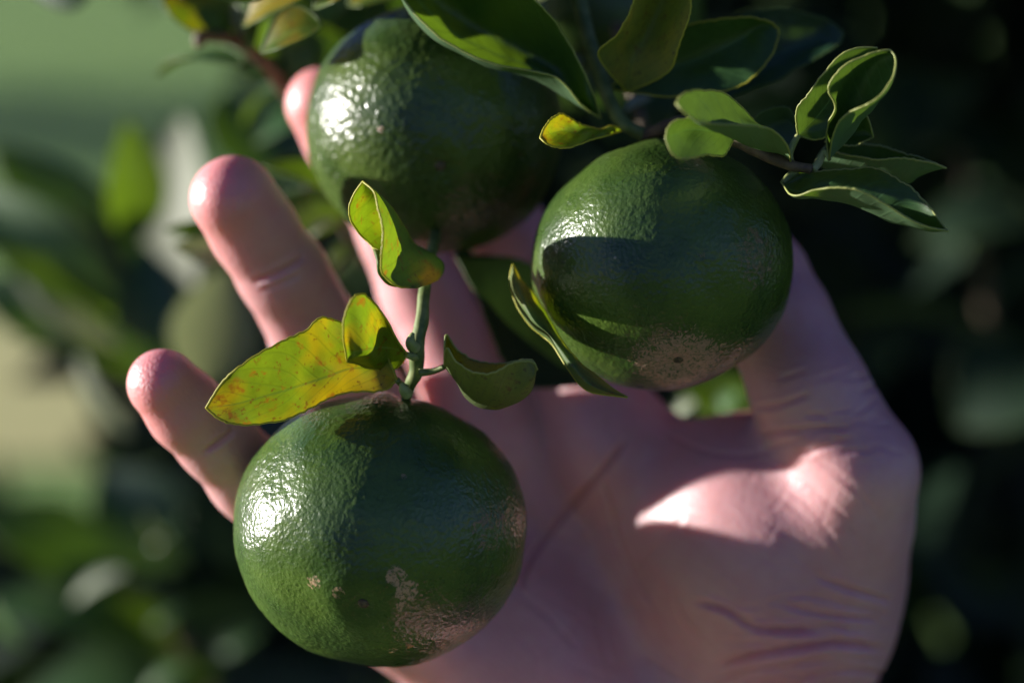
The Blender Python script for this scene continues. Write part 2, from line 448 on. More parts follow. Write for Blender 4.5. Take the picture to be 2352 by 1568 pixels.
# ------------------------------------------------------------------ the setting
def ground():
    t = NT('lawn_grass'); tc = t.n('TexCoord'); ob = tc.outputs['Object']
    n1 = t.noise(ob, 0.35, 4, 0.6); n2 = t.noise(ob, 6, 5, 0.7)
    c = t.mix(t.ramp(n1, 0.35, 0.7), (0.17, 0.33, 0.035), (0.26, 0.40, 0.06))
    c = t.mix(t.math('MULTIPLY', n2, 0.6), c, (0.09, 0.19, 0.045))
    bp = t.n('Bump', i_Height=t.noise(ob, 60, 4, 0.7), i_Strength=0.8, i_Distance=0.03)
    pr = t.n('BsdfPrincipled', i_Base_Color=c, i_Roughness=0.8, i_Normal=bp.outputs[0])
    m = t.done(pr.outputs[0])
    V = []; F = []; n = 60
    for i in range(n + 1):
        for j in range(n + 1):
            x = (i / n - 0.5) * 240; y = (j / n - 0.5) * 240
            V.append((x, y, 0.25 * noise.noise(Vector((x * 0.05, y * 0.05, 3))) * min(1, math.hypot(x, y) / 25)))
    for i in range(n):
        for j in range(n): F.append((i * (n + 1) + j, (i + 1) * (n + 1) + j, (i + 1) * (n + 1) + j + 1, i * (n + 1) + j + 1))
    tag(mesh_obj('lawn', V, F, m), 'sunlit green lawn stretching away behind the leaves', kind='structure')
    # dry straw-coloured strip of ground crossing the lawn
    t = NT('dry_ground'); tc = t.n('TexCoord'); ob = tc.outputs['Object']
    n1 = t.noise(ob, 1.2, 5, 0.65)
    c = t.mix(n1, (0.58, 0.54, 0.17), (0.72, 0.67, 0.27))
    pr = t.n('BsdfPrincipled', i_Base_Color=c, i_Roughness=0.9); m = t.done(pr.outputs[0])
    V = []; F = []
    k = 40
    for i in range(k + 1):
        x = -12 + 18 * i / k
        V += [(x, 4.7 + 0.25 * math.sin(x * 0.8) + 0.1 * noise.noise(Vector((x, 0, 0))), 0.02), (x, 7.0 + 0.3 * math.sin(x * 0.7 + 1) + 0.15 * noise.noise(Vector((x, 4, 0))), 0.02)]
    for i in range(k): F.append((2 * i, 2 * i + 2, 2 * i + 3, 2 * i + 1))
    tag(mesh_obj('path', V, F, m, smooth=False), 'pale dry path crossing the lawn', kind='structure')
ground()

def leaf_mass(name, pts, size, mat, parent, label=None, thick=None):
    """many real leaves in one mesh (camera mm positions)"""
    V0, F0, _ = blade((0, 0, 0), (1, 0, 0), 0.42, (0, 0, 1), bend=0.08, fold=0.3, nu=6, nv=3)
    F0 = np.array(F0); n = len(pts)
    q = rng.normal(size=(n, 4)); q /= np.linalg.norm(q, axis=1)[:, None]
    w, x, y, z = q.T
    R = np.stack([np.stack([1 - 2 * (y * y + z * z), 2 * (x * y - z * w), 2 * (x * z + y * w)], 1),
                  np.stack([2 * (x * y + z * w), 1 - 2 * (x * x + z * z), 2 * (y * z - x * w)], 1),
                  np.stack([2 * (x * z - y * w), 2 * (y * z + x * w), 1 - 2 * (x * x + y * y)], 1)], 1)
    s = size * rng.uniform(0.6, 1.25, n)
    V = np.einsum('nij,kj->nki', R, V0) * s[:, None, None] + np.asarray(pts)[:, None, :]
    F = (F0[None] + (np.arange(n) * len(V0))[:, None, None]).reshape(-1, 4)
    o = mesh_obj(name, c2w(V.reshape(-1, 3)), F.tolist(), mat, parent)
    o['kind'] = 'stuff'
    if label: o['label'] = label
    return o

# the citrus tree the fruit hangs from: trunk right behind, limbs, and a deep shaded crown
tree = empty('citrus_tree', (0.75, 1.5, 0), 'dense shaded citrus tree filling the dark background behind the hand', 'tree')
tw = lambda *a: np.array(a, float)
V, F = tube_geo([(0.75, 1.5, -0.05), (0.72, 1.45, 0.5), (0.66, 1.35, 1.0), (0.62, 1.3, 1.5)], [0.10, 0.08, 0.07, 0.055], 16, 6)
mesh_obj('trunk', V, F, M['bark'], tree)
for pts, rr in (([(0.66, 1.35, 1.0), (0.4, 1.1, 1.5), (0.15, 0.8, 1.8), (-0.1, 0.6, 1.85)], [0.045, 0.035, 0.02, 0.008]),
                ([(0.62, 1.3, 1.5), (0.5, 0.9, 1.8), (0.3, 0.55, 1.75), (0.08, 0.42, 1.56)], [0.04, 0.025, 0.012, 0.004]),
                ([(0.64, 1.3, 1.4), (0.85, 1.3, 1.9), (1.0, 1.2, 2.3)], [0.045, 0.03, 0.012]),
                ([(0.7, 1.42, 0.7), (0.4, 1.3, 1.0), (0.1, 1.1, 1.15)], [0.035, 0.02, 0.008])):
    V, F = tube_geo(pts, rr, 10, 6); mesh_obj('limb', V, F, M['bark'], tree)
def box_pts(n, x0, x1, y0, y1, d0, d1, keep=None):
    p = np.stack([rng.uniform(x0, x1, n), rng.uniform(y0, y1, n), -rng.uniform(d0, d1, n)], 1)
    return p if keep is None else p[keep(p)]
def Fx(p): return 1176 + p[:, 0] / -p[:, 2] * FOCUS / FIELD * 2352
def Fy(p): return 784 - p[:, 1] / -p[:, 2] * FOCUS / FIELD * 2352
crown = box_pts(26000, -900, 1500, -1100, 1000, 850, 1950,
                lambda p: (Fx(p) > 560 + 260 * np.sin(Fy(p) / 210)) | ((Fy(p) > 1240) & (Fx(p) > -120)))
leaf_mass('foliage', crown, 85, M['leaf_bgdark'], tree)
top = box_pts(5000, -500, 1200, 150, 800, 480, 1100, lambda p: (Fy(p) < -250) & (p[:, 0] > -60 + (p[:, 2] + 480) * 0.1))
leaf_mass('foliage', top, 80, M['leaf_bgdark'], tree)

# an added tree, unseen to the left, to keep the sun off the far foliage
def crown_tree(cc, R, h0, label):
    cw = c2w(cc)
    tr = empty('added_shade_tree', (cw[0], cw[1], 0), label, 'tree')
    V, F = tube_geo([(cw[0], cw[1], -0.1), (cw[0] + 0.1, cw[1], 1.0), (cw[0], cw[1] + 0.1, cw[2])], [0.16, 0.12, 0.06], 14, 5)
    mesh_obj('trunk', V, F, M['bark'], tr)
    n = 9000; d = rng.normal(size=(n, 3)); d /= np.linalg.norm(d, axis=1)[:, None]
    p = cc + d * (R * rng.uniform(0.3, 1, n) ** 0.5)[:, None]
    leaf_mass('foliage', p, 210, M['leaf_bg'], tr)
L_ = np.array(LC)
crown_tree(np.array([1000., 60., -1965.]) + L_ * 5500, 1240, 0, 'unseen tree added at the left to shade the far foliage')

def shrub(x, y, R, label):
    tr = empty('added_shade_shrub', (x, y, 0), label, 'shrub')
    V, F = tube_geo([(x, y, -0.1), (x + 0.05, y, 0.5), (x, y + 0.05, R)], [0.07, 0.05, 0.03], 10, 4)
    mesh_obj('trunk', V, F, M['bark'], tr)
    n = 3500; d = rng.normal(size=(n, 3)); d /= np.linalg.norm(d, axis=1)[:, None]
    w = np.array([x, y, R * 1.02]) + d * (R * rng.uniform(0.2, 1, n) ** 0.5)[:, None]
    leaf_mass('foliage', ((w - CL) @ RN) * 1000, 200, M['leaf_bg'], tr)
shrub(-8.2, 11.8, 2.3, 'unseen round shrub added to throw the dark band of shade on the lawn')  # out of view, added for its shadow across the lawn
# ------------------------------------------------------------------ the hand
def smin(a, b, k):
    h = np.clip(0.5 + 0.5 * (b - a) / k, 0, 1)
    return b * (1 - h) + a * h - k * h * (1 - h)
def cone(p, a, b, r1, r2):
    ba = b - a; l2 = ba @ ba
    t = np.clip(((p - a) @ ba) / l2, 0, 1)
    return np.linalg.norm(p - a - t[:, None] * ba, axis=1) - (r1 + (r2 - r1) * t)
def ell(p, c, axes, r):
    q = (p - c) @ np.array(axes).T
    k0 = np.linalg.norm(q / r, axis=1); k1 = np.linalg.norm(q / (np.array(r) ** 2), axis=1)
    return k0 * (k0 - 1) / np.maximum(k1, 1e-6)
A = lambda x, y, z: PC(x, y, z)
FING = {
 'little': [(376, 884, 24, 7.1), (428, 940, 28, 7.7), (498, 1010, 34, 7.7), (573, 1093, 41, 8.2), (652, 1185, 50, 8.2), (905, 1400, 66, 10.2)],
 'ring':   [(536, 454, 38, 8.8), (584, 530, 44, 9.0), (650, 627, 50, 9.1), (732, 777, 64, 10.1), (822, 920, 77, 10.4), (1010, 1180, 86, 11.0)],
 'middle': [(738, 237, 77, 8.2), (788, 318, 81, 8.6), (862, 425, 85, 9.0), (920, 530, 88, 9.8), (972, 670, 91, 10.2), (1130, 990, 90, 11.5)],
 'index':  [(1060, 300, 92, 8.0), (1090, 370, 94, 8.6), (1130, 440, 95, 8.8), (1180, 560, 95, 9.2), (1240, 680, 93, 9.6), (1420, 1030, 80, 12.0)],
 'thumb':  [(1700, 560, 60, 9.0), (1745, 640, 58, 10.2), (1786, 738, 55, 11.4), (1856, 893, 50, 12.1), (1966, 1078, 50, 12.8), (1842, 1480, 72, 14.8)],
}
PALM = [((905, 1400, 66, 10.2), (1320, 1740, 90, 17)), ((1010, 1180, 88, 11), (1430, 1700, 94, 16)),
        ((1130, 990, 90, 11.5), (1560, 1680, 94, 16)), ((1420, 1030, 84, 12), (1680, 1650, 88, 16)),
        ((1450, 1070, 80, 9), (1700, 1150, 66, 8.5)), ((1700, 1150, 66, 8.5), (1960, 1165, 56, 10)),
        ((1862, 1480, 74, 14.5), (1500, 1760, 90, 18)), ((1500, 1140, 88, 11), (1850, 1350, 70, 13)),
        ((1100, 1250, 92, 11), (1300, 1650, 90, 15))]
ARM = [((1540, 1720, 92, 19), (1640, 2500, 60, 22)), ((1872, 1700, 88, 17.5), (2010, 2500, 60, 22)), ((1640, 2500, 60, 22), (1700, 3600, -40, 30)),
       ((1985, 2500, 60, 21), (2050, 3600, -40, 30))]
_sd = []
def hand_sdf(p):
    fs = None
    for nm, ch in FING.items():
        f = None
        for a, b in zip(ch[:-1], ch[1:]):
            d = cone(p, A(*a[:3]), A(*b[:3]), a[3], b[3])
            f = d if f is None else smin(f, d, 2.2)
        if nm == 'thumb': th = f
        else: fs = f if fs is None else smin(fs, f, 1.6)
    pm = None
    for a, b in PALM:
        d = cone(p, A(*a[:3]), A(*b[:3]), a[3], b[3]); pm = d if pm is None else smin(pm, d, 9)
    # thenar and hypothenar pads
    ax = np.array([[0.35, -0.94, 0.0], [0.94, 0.35, 0.0], [0, 0, 1.0]])
    pm = smin(pm, ell(p, A(1772, 1262, 69), ax, (31, 28, 25)), 15)
    pm = smin(pm, ell(p, A(1230, 1500, 80), np.array([[0.62, -0.78, 0], [0.78, 0.62, 0], [0, 0, 1.0]]), (27, 17, 16)), 10)
    ar = None
    for a, b in ARM:
        d = cone(p, A(*a[:3]), A(*b[:3]), a[3], b[3]); ar = d if ar is None else smin(ar, d, 14)
    pm = smin(pm, ar, 7)
    # hollow of the palm
    pm = -smin(-pm, ell(p, A(1330, 1230, 50), np.eye(3), (19, 22, 9)), 9) if False else pm
    d = smin(fs, pm, 7.5)
    return smin(d, th, 6)

def surface(f, lo, hi, h):
    ax = [np.arange(lo[i], hi[i], h) for i in range(3)]
    n = [len(a) for a in ax]; s = 5
    ca = [a[::s] for a in ax]
    g = np.stack(np.meshgrid(*ca, indexing='ij'), -1).reshape(-1, 3)
    c = f(g).reshape([len(a) for a in ca])
    big = np.repeat(np.repeat(np.repeat(c, s, 0), s, 1), s, 2)[:n[0], :n[1], :n[2]]
    val = big.copy(); near = np.abs(big) < h * s * 2.2
    idx = np.argwhere(near)
    pts = np.stack([ax[0][idx[:, 0]], ax[1][idx[:, 1]], ax[2][idx[:, 2]]], 1)
    out = np.empty(len(pts))
    for i in range(0, len(pts), 400000): out[i:i + 400000] = f(pts[i:i + 400000])
    val[near] = out
    ins = val < 0
    cnt = sum(ins[i:n[0] - 1 + i, j:n[1] - 1 + j, k:n[2] - 1 + k].astype(np.int8) for i in (0, 1) for j in (0, 1) for k in (0, 1))
    cells = np.argwhere((cnt > 0) & (cnt < 8)); nc = len(cells)
    imap = -np.ones(cnt.shape, np.int64); imap[tuple(cells.T)] = np.arange(nc)
    acc = np.zeros((nc, 3)); num = np.zeros(nc)
    off = [(i, j, k) for i in (0, 1) for j in (0, 1) for k in (0, 1)]
    for a in off:
        for d in range(3):
            if a[d]: continue
            b = list(a); b[d] = 1
            va = val[tuple((cells + a).T)]; vb = val[tuple((cells + b).T)]
            m = (va < 0) != (vb < 0); t = np.where(m, va / np.where(m, va - vb, 1), 0)
            pa = np.array(a, float)[None] + t[:, None] * (np.array(b) - np.array(a))[None]
            acc[m] += pa[m]; num[m] += 1
    V = (cells + acc / num[:, None]) * h + np.array([a[0] for a in ax])
    F = []
    for d in range(3):
        e1, e2 = [(1, 2), (2, 0), (0, 1)][d]
        sl0 = [slice(None)] * 3; sl1 = [slice(None)] * 3; sl0[d] = slice(0, -1); sl1[d] = slice(1, None)
        chg = ins[tuple(sl0)] != ins[tuple(sl1)]
        ed = np.argwhere(chg); ed = ed[(ed[:, e1] > 0) & (ed[:, e2] > 0) & (ed[:, e1] < n[e1] - 1) & (ed[:, e2] < n[e2] - 1)]
        o1 = np.zeros(3, int); o1[e1] = 1; o2 = np.zeros(3, int); o2[e2] = 1
        q = np.stack([imap[tuple((ed - o1 - o2).T)], imap[tuple((ed - o2).T)], imap[tuple(ed.T)], imap[tuple((ed - o1).T)]], 1)
        fl = ~ins[tuple(ed.T)]
        q[fl] = q[fl][:, ::-1]
        F.append(q)
    F = np.vstack(F)
    # settle on the surface
    for _ in range(2):
        e = 0.4; v0 = f(V)
        gr = np.stack([f(V + np.eye(3)[i] * e) - f(V - np.eye(3)[i] * e) for i in range(3)], 1) / (2 * e)
        V = V - gr * np.clip(v0, -h, h)[:, None] / np.maximum((gr * gr).sum(1), 0.2)[:, None]
    gr /= np.linalg.norm(gr, axis=1)[:, None] + 1e-9
    return V, F, gr

# creases: (points, half width px, depth mm)
CREASES = [
 ([(1440, 1000), (1400, 1060), (1330, 1140), (1270, 1210), (1215, 1290), (1190, 1370)], 9, 1.1),
 ([(1385, 1080), (1410, 1180), (1435, 1270), (1470, 1350), (1510, 1400)], 7, 0.7),
 ([(585, 645), (625, 632), (665, 612), (700, 590)], 9, 0.9),
 ([(600, 665), (640, 652), (690, 630)], 6, 0.35),
 ([(470, 1035), (500, 1015), (540, 985)], 9, 0.8),
 ([(1480, 960), (1560, 1010), (1640, 1040), (1740, 1040), (1850, 1000), (1900, 990)], 8, 0.3),
 ([(1735, 935), (1790, 930), (1860, 905)], 8, 0.7), ([(1740, 1000), (1800, 990), (1880, 985), (1960, 980)], 9, 0.8),
 ([(1790, 870), (1850, 850)], 8, 0.4),
 ([(1840, 1030), (1900, 1070), (1970, 1130), (2030, 1200)], 9, 0.16), ([(1850, 1110), (1890, 1140), (1950, 1200), (1985, 1280)], 8, 0.12),
 ([(1810, 1130), (1860, 1165), (1910, 1230), (1950, 1310)], 8, 0.10), ([(1720, 1110), (1790, 1140), (1870, 1200)], 7, 0.07),
 ([(1870, 1320), (1940, 1350), (2010, 1370), (2050, 1380)], 10, 0.7), ([(1800, 1390), (1880, 1410), (1960, 1420), (2030, 1425)], 9, 0.8),
 ([(1760, 1380), (1850, 1370), (1950, 1385)], 6, 0.35),
 ([(1590, 1380), (1660, 1400), (1720, 1435), (1800, 1450), (1900, 1440)], 9, 0.9),
 ([(1650, 1530), (1720, 1505), (1810, 1490), (1900, 1478), (1960, 1478), (2030, 1492)], 11, 1.6),
 ([(1600, 1600), (1700, 1545), (1800, 1530), (1900, 1515)], 8, 0.6), ([(1780, 1610), (1860, 1555), (1960, 1540), (2040, 1550)], 9, 0.8),
 ([(1550, 1380), (1575, 1430), (1620, 1480)], 6, 0.4), ([(1460, 1500), (1560, 1560), (1640, 1600)], 6, 0.3),
 ([(1130, 1330), (1230, 1390), (1330, 1490)], 7, 0.35), ([(1400, 1330), (1380, 1430), (1400, 1530)], 6, 0.3),
]
def smooth_poly(pl, n=8):
    p = np.array(pl, float); return crmat(len(p), (len(p) - 1) * n + 1) @ p

def subdivide(V, F, N):
    n = len(V)
    E = np.stack([F, np.roll(F, -1, 1)], 2).reshape(-1, 2); E.sort(axis=1)
    key = E[:, 0].astype(np.int64) * n + E[:, 1]
    u, first, inv = np.unique(key, return_index=True, return_inverse=True); inv = inv.reshape(-1, 4)
    a, b = u // n, u % n
    def mid(A): return (A[a] + A[b]) / 2
    V2 = np.vstack([V, mid(V), V[F].mean(1)]); N2 = np.vstack([N, mid(N), N[F].mean(1)])
    ef = n + inv; cf = n + len(u) + np.arange(len(F))
    Q = []
    for k in range(4): Q.append(np.stack([F[:, k], ef[:, k], cf, ef[:, k - 1]], 1))
    d = hand_sdf(V2); V2 = V2 - N2 * np.clip(d, -0.3, 0.3)[:, None]
    return V2, np.vstack(Q), N2 / (np.linalg.norm(N2, axis=1)[:, None] + 1e-9)
rc = random.Random(5)
def fine(n, x0, x1, y0, y1, ang, spread, l0, l1, d0, d1):
    for _ in range(n):
        x = rc.uniform(x0, x1); y = rc.uniform(y0, y1); a = math.radians(ang + rc.uniform(-spread, spread)); l = rc.uniform(l0, l1); c = rc.uniform(-0.35, 0.35)
        pts = [(x, y)]
        for k in range(4):
            x += math.cos(a) * l / 4; y += math.sin(a) * l / 4; a += c / 4 + rc.uniform(-0.1, 0.1); pts.append((x, y))
        CREASES.append((pts, rc.uniform(6, 9), rc.uniform(d0, d1)))
fine(30, 1560, 1860, 1120, 1330, 30, 14, 90, 220, 0.02, 0.06)
fine(8, 1600, 1900, 1100, 1400, -55, 14, 60, 130, 0.03, 0.07)
fine(22, 1620, 1920, 1380, 1560, 8, 16, 90, 230, 0.14, 0.40)
fine(16, 1760, 1990, 860, 1060, -8, 20, 60, 140, 0.12, 0.30)
fine(22, 1130, 1600, 1080, 1560, 60, 50, 80, 220, 0.08, 0.20)
fine(12, 1150, 1500, 1150, 1550, -50, 20, 80, 200, 0.08, 0.22)
def build_hand():
    root_pts = hand_sdf
    lo = np.array([-82., -330., -490.]); hi = np.array([92., 52., -300.])
    allp = [A(*q[:3]) for ch in FING.values() for q in ch] + [A(*q[:3]) for s in PALM + ARM for q in s]
    ap = np.array(allp); lo = ap.min(0) - 36; hi = ap.max(0) + 36
    ybot = A(1700, 2400, 60)[1]
    V1, F1, N1 = surface(hand_sdf, lo, hi, 1.15)
    V1, F1, N1 = subdivide(V1, F1, N1)
    # to picture coordinates for the creases
    s = FIELD / FOCUS / 2352 * -V1[:, 2]
    fx = V1[:, 0] / s + 1176; fy = 784 - V1[:, 1] / s
    face = np.clip(N1[:, 2] * 1.6 + 0.3, 0, 1)
    dsp = np.zeros(len(V1))
    P2 = np.stack([fx, fy], 1)
    for pl, w, dep in CREASES:
        q = smooth_poly(pl)
        m = (fx > q[:, 0].min() - 5 * w) & (fx < q[:, 0].max() + 5 * w) & (fy > q[:, 1].min() - 5 * w) & (fy < q[:, 1].max() + 5 * w) & (face > 0)
        id_ = np.where(m)[0]
        if not len(id_): continue
        pp = P2[id_]; best = np.full(len(id_), 1e9); par = np.zeros(len(id_))
        for i in range(len(q) - 1):
            a, b = q[i], q[i + 1]; ab = b - a; t = np.clip(((pp - a) @ ab) / (ab @ ab + 1e-9), 0, 1)
            d = np.linalg.norm(pp - a - t[:, None] * ab, axis=1)
            u = d < best; best[u] = d[u]; par[u] = (i + t[u]) / (len(q) - 1)
        env = np.clip(np.sin(np.pi * np.clip(par, 0.02, 0.98)) * 2.2, 0, 1)
        w = max(5.0, w * 0.6); dep *= 1.1
        dsp[id_] += env * (-dep * np.exp(-(best / w) ** 2) + dep * 0.30 * np.exp(-((best - 2.4 * w) / (1.3 * w)) ** 2))
    nz = np.array([noise.noise(Vector(p) * 0.07) * 0.5 + noise.noise(Vector(p) * 0.22) * 0.06 for p in V1.tolist()])
    V1 = V1 + N1 * (dsp * face + nz)[:, None]
    t = NT('skin'); tc = t.n('TexCoord'); ob = tc.outputs['Object']
    n1 = t.noise(ob, 40, 4, 0.6); n2 = t.noise(ob, 260, 3, 0.6)
    c = t.mix(t.ramp(n1, 0.3, 0.72), (0.56, 0.27, 0.275), (0.63, 0.345, 0.35))
    c = t.mix(t.math('MULTIPLY', t.ramp(n2, 0.45, 0.75), 0.35), c, (0.52, 0.23, 0.23))
    at = t.n('Attribute', attribute_name='flush'); fl = at.outputs['Fac']
    c = t.mix(t.math('MULTIPLY', fl, 0.75), c, (0.66, 0.22, 0.21))
    # fine skin lines
    w1 = t.n('TexWave', wave_type='BANDS', bands_direction='DIAGONAL', i_Vector=ob); w1.inputs['Scale'].default_value = 300
    w1.inputs['Distortion'].default_value = 7; w1.inputs['Detail'].default_value = 3; w1.inputs['Detail Scale'].default_value = 0.7
    vo = t.n('TexVoronoi', i_Vector=ob, feature='DISTANCE_TO_EDGE'); vo.inputs['Scale'].default_value = 800
    h = t.math('ADD', t.math('MULTIPLY', w1.outputs['Fac'], 0.35), t.math('ADD', t.math('MULTIPLY', t.ramp(vo.outputs['Distance'], 0, 0.25), 0.6), t.math('MULTIPLY', n2, 0.8)))
    bp = t.n('Bump', i_Height=h, i_Strength=0.28, i_Distance=0.0003)
    pr = t.n('BsdfPrincipled', i_Base_Color=c, i_Roughness=0.43, i_Normal=bp.outputs[0])
    pr.inputs['Subsurface Weight'].default_value = 0.55
    pr.inputs['Subsurface Radius'].default_value = (0.008, 0.0022, 0.0012); pr.inputs['Subsurface Scale'].default_value = 1.0
    pr.inputs['Specular IOR Level'].default_value = 0.55
    m = t.done(pr.outputs[0])
    wv = c2w(V1)
    o = mesh_obj('hand', wv, F1.tolist(), m)
    tag(o, 'bare right hand with open palm and spread fingers cradling the three green fruits', 'hand')
    at = o.data.attributes.new('flush', 'FLOAT', 'POINT')
    tips = [A(372, 884, 24), A(533, 450, 36), A(737, 237, 77), A(1060, 300, 90), A(1700, 560, 62)]
    fl = np.zeros(len(V1))
    for q in tips: fl = np.maximum(fl, np.exp(-(np.linalg.norm(V1 - q, axis=1) / 13) ** 2))
    fl = np.maximum(fl, np.clip(-dsp * 0.5, 0, 0.5))
    at.data.foreach_set('value', fl)
    return o
hand = build_hand()

# ------------------------------------------------------------------ the fruits
TAN = (0.42, 0.26, 0.15); BR = (0.24, 0.15, 0.085)
GRN = (0.031, 0.072, 0.011)
lower = fruit((875, 1217, 23), 28.8, (0.16, 0.92, -0.35), (830, 1393), 0.085, GRN,
    [(908, 1322, 3.0, 420, 0.40, TAN, 0.95, 0.05), (940, 1358, 3.0, 400, 0.40, TAN, 0.95, 0.05), (925, 1398, 2.2, 420, 0.46, TAN, 0.9, 0.05), (712, 1342, 2.4, 480, 0.46, TAN, 0.8, 0.05), (772, 1362, 2.0, 600, 0.46, TAN, 0.8, 0.05), (905, 1512, 1.7, 500, 0.45, TAN, 0.8, 0.06), (945, 1497, 1.5, 500, 0.46, (0.45, 0.2, 0.08), 0.85, 0.05),
     (1130, 1205, 8.5, 420, 0.50, BR, 0.75, 0.08), (928, 1090, 0.8, 500, 0.35, TAN, 0.6, 0.1), (860, 1420, 9, 700, 0.62, BR, 0.5, 0.08)],  # large brown patch at the right: skin's reflection painted into the peel colour
    'large green citrus fruit at the bottom, tan scars round its blossom end', 1.0, bump=0.36, pore=1150)
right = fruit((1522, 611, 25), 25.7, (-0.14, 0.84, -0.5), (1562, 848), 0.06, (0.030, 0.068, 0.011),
    [(1562, 850, 13.0, 850, 0.41, (0.34, 0.20, 0.15), 0.85, 0.09), (1740, 590, 9, 420, 0.47, BR, 0.7, 0.07), (1610, 600, 3, 420, 0.56, BR, 0.5, 0.06),  # blossom-end patch: tan scurf, partly the palm's reflection painted into the colour
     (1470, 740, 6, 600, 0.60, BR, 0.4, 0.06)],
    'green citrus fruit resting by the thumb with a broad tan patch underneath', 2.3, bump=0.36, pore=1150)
upper = fruit((1000, 298, 54), 27.2, (0.1, 0.7, -0.7), (1012, 388), 0.05, (0.030, 0.064, 0.011),
    [(870, 300, 1.0, 500, 0.40, (0.4, 0.2, 0.12), 0.8, 0.08), (1012, 388, 1.6, 400, 0.40, (0.5, 0.2, 0.18), 0.7, 0.1)],
    'shaded green citrus fruit at the top in front of the middle fingertip', 4.1, lump=2.6, bump=0.46, pore=800, coarse=0.8)
far = fruit((1372, 30, 118), 26.0, (0.1, 0.9, -0.2), (1390, 130), 0.05, GRN, [],
    'blurred green citrus fruit hanging far back among the top leaves', 5.2, sub=5)

# ------------------------------------------------------------------ twig over the lower fruit
t1 = empty('citrus_twig', P(976, 640, 18), 'green twig with four yellowing leaves holding the bottom fruit', 'twig')
tube('stem', [(1010, 430, 95), (1000, 540, 40), (982, 610, 22), (974, 680, 15), (968, 740, 12), (958, 790, 11), (956, 850, 13), (944, 880, 15), (934, 908, 18), (931, 930, 20)],
     [1.2, 1.2, 1.15, 1.15, 1.3, 1.5, 1.45, 1.2, 1.05, 1.2], M['stem'], t1, knob=0.2)
tube('bud', [(936, 905, 9.5), (926, 893, 8), (921, 880, 7.5)], [1.2, 0.9, 0.3], M['stem_pale'], t1)
tube('bud', [(952, 800, 10), (943, 785, 8.5), (948, 765, 9)], [1.3, 1.0, 0.4], M['stem_pale'], t1)
lf = leaf(t1, [(912, 872, 9),
 [(870, 790, 10), (862, 848, 11), (880, 896, 11)], [(790, 744, 9), (806, 846, 9), (800, 900, 10)],
 [(737, 730, 5), (752, 864, 7), (756, 914, 9)], [(700, 761, 3), (705, 880, 6), (695, 946, 7)],
 [(643, 787, 1), (658, 895, 4), (629, 970, 5)], [(554, 839, -2), (566, 920, 2), (545, 973, 2)],
 [(508, 882, -1), (515, 931, 1), (505, 962, 1)], (473, 936, 0)], M['leaf_yellow'], 'rim_y', 'long yellow-mottled leaf', flip=True)
tube('petiole', [(912, 872, 9), (921, 882, 10), (935, 892, 10)], [0.6, 0.6, 0.8], M['stem'], lf)
lf = leaf(t1, [(936, 814, 8),
 [(908, 778, 5), (915, 803, 8), (914, 843, 11)], [(872, 712, 0), (880, 799, 7), (880, 851, 11)],
 [(826, 675, -7), (850, 801, -2), (840, 844, 9)], [(796, 712, -8), (820, 806, -3), (815, 836, 5)],
 [(788, 768, -7), (805, 816, -1), (803, 832, 1)], (797, 828, -2)], M['leaf_yellowtip'], 'rim_y', 'small upright yellow leaf', flip=True)
tube('petiole', [(934, 814, 8), (944, 818, 9), (955, 820, 11)], [0.6, 0.7, 0.9], M['stem_pale'], lf)
lf = leaf(t1, curl([(1020, 842, 10),
 [(1024, 770, 9), (1027, 800, 4), (1034, 830, 9), (1040, 850, 10), (1045, 876, 10)],
 [(1050, 803, 11), (1045, 829, 3), (1050, 850, 8), (1060, 880, 10), (1068, 912, 10)],
 [(1088, 826, 11), (1075, 850, 1), (1085, 872, 6), (1095, 900, 8), (1105, 936, 9)],
 [(1140, 833, 10), (1122, 856, -1), (1130, 880, 3), (1140, 910, 6), (1145, 939, 8)],
 [(1180, 829, 8), (1177, 836, -2), (1180, 870, 1), (1185, 900, 4), (1186, 926, 6)],
 [(1220, 826, 4), (1223, 830, -2), (1222, 850, -2), (1225, 872, 0), (1220, 895, 2)],
 (1234, 848, -1)], 1), M['leaf_olive'], 'rim', 'curled olive leaf')
tube('petiole', [(1020, 842, 10), (995, 852, 11), (962, 856, 11)], [0.55, 0.6, 0.8], M['stem'], lf)
leaf(t1, curl([(833, 417, 0),
 [(814, 445, 2), (838, 450, 7), (858, 440, -2), (866, 443, 2), (872, 446, 4)],
 [(804, 478, 3), (840, 485, 10), (866, 480, -4), (885, 476, 1), (897, 470, 10)],
 [(809, 515, 4), (845, 525, 11), (875, 520, -5), (900, 518, 0), (924, 512, 16)],
 [(838, 550, 5), (862, 560, 9), (875, 560, -5), (915, 562, 3), (955, 560, 16)],
 [(868, 580, 3), (875, 588, 2), (874, 600, -4), (930, 606, 4), (1000, 585, 15)],
 [(880, 625, 1), (880, 630, 0), (884, 635, -2), (935, 636, 5), (1020, 608, 15)],
 [(905, 655, 1), (912, 657, 0), (925, 660, 0), (960, 660, 6), (1008, 638, 13)],
 (975, 655, 14)]), M['leaf_yellowtip'], 'rim_y', 'folded bright yellow-green leaf', flip=True)

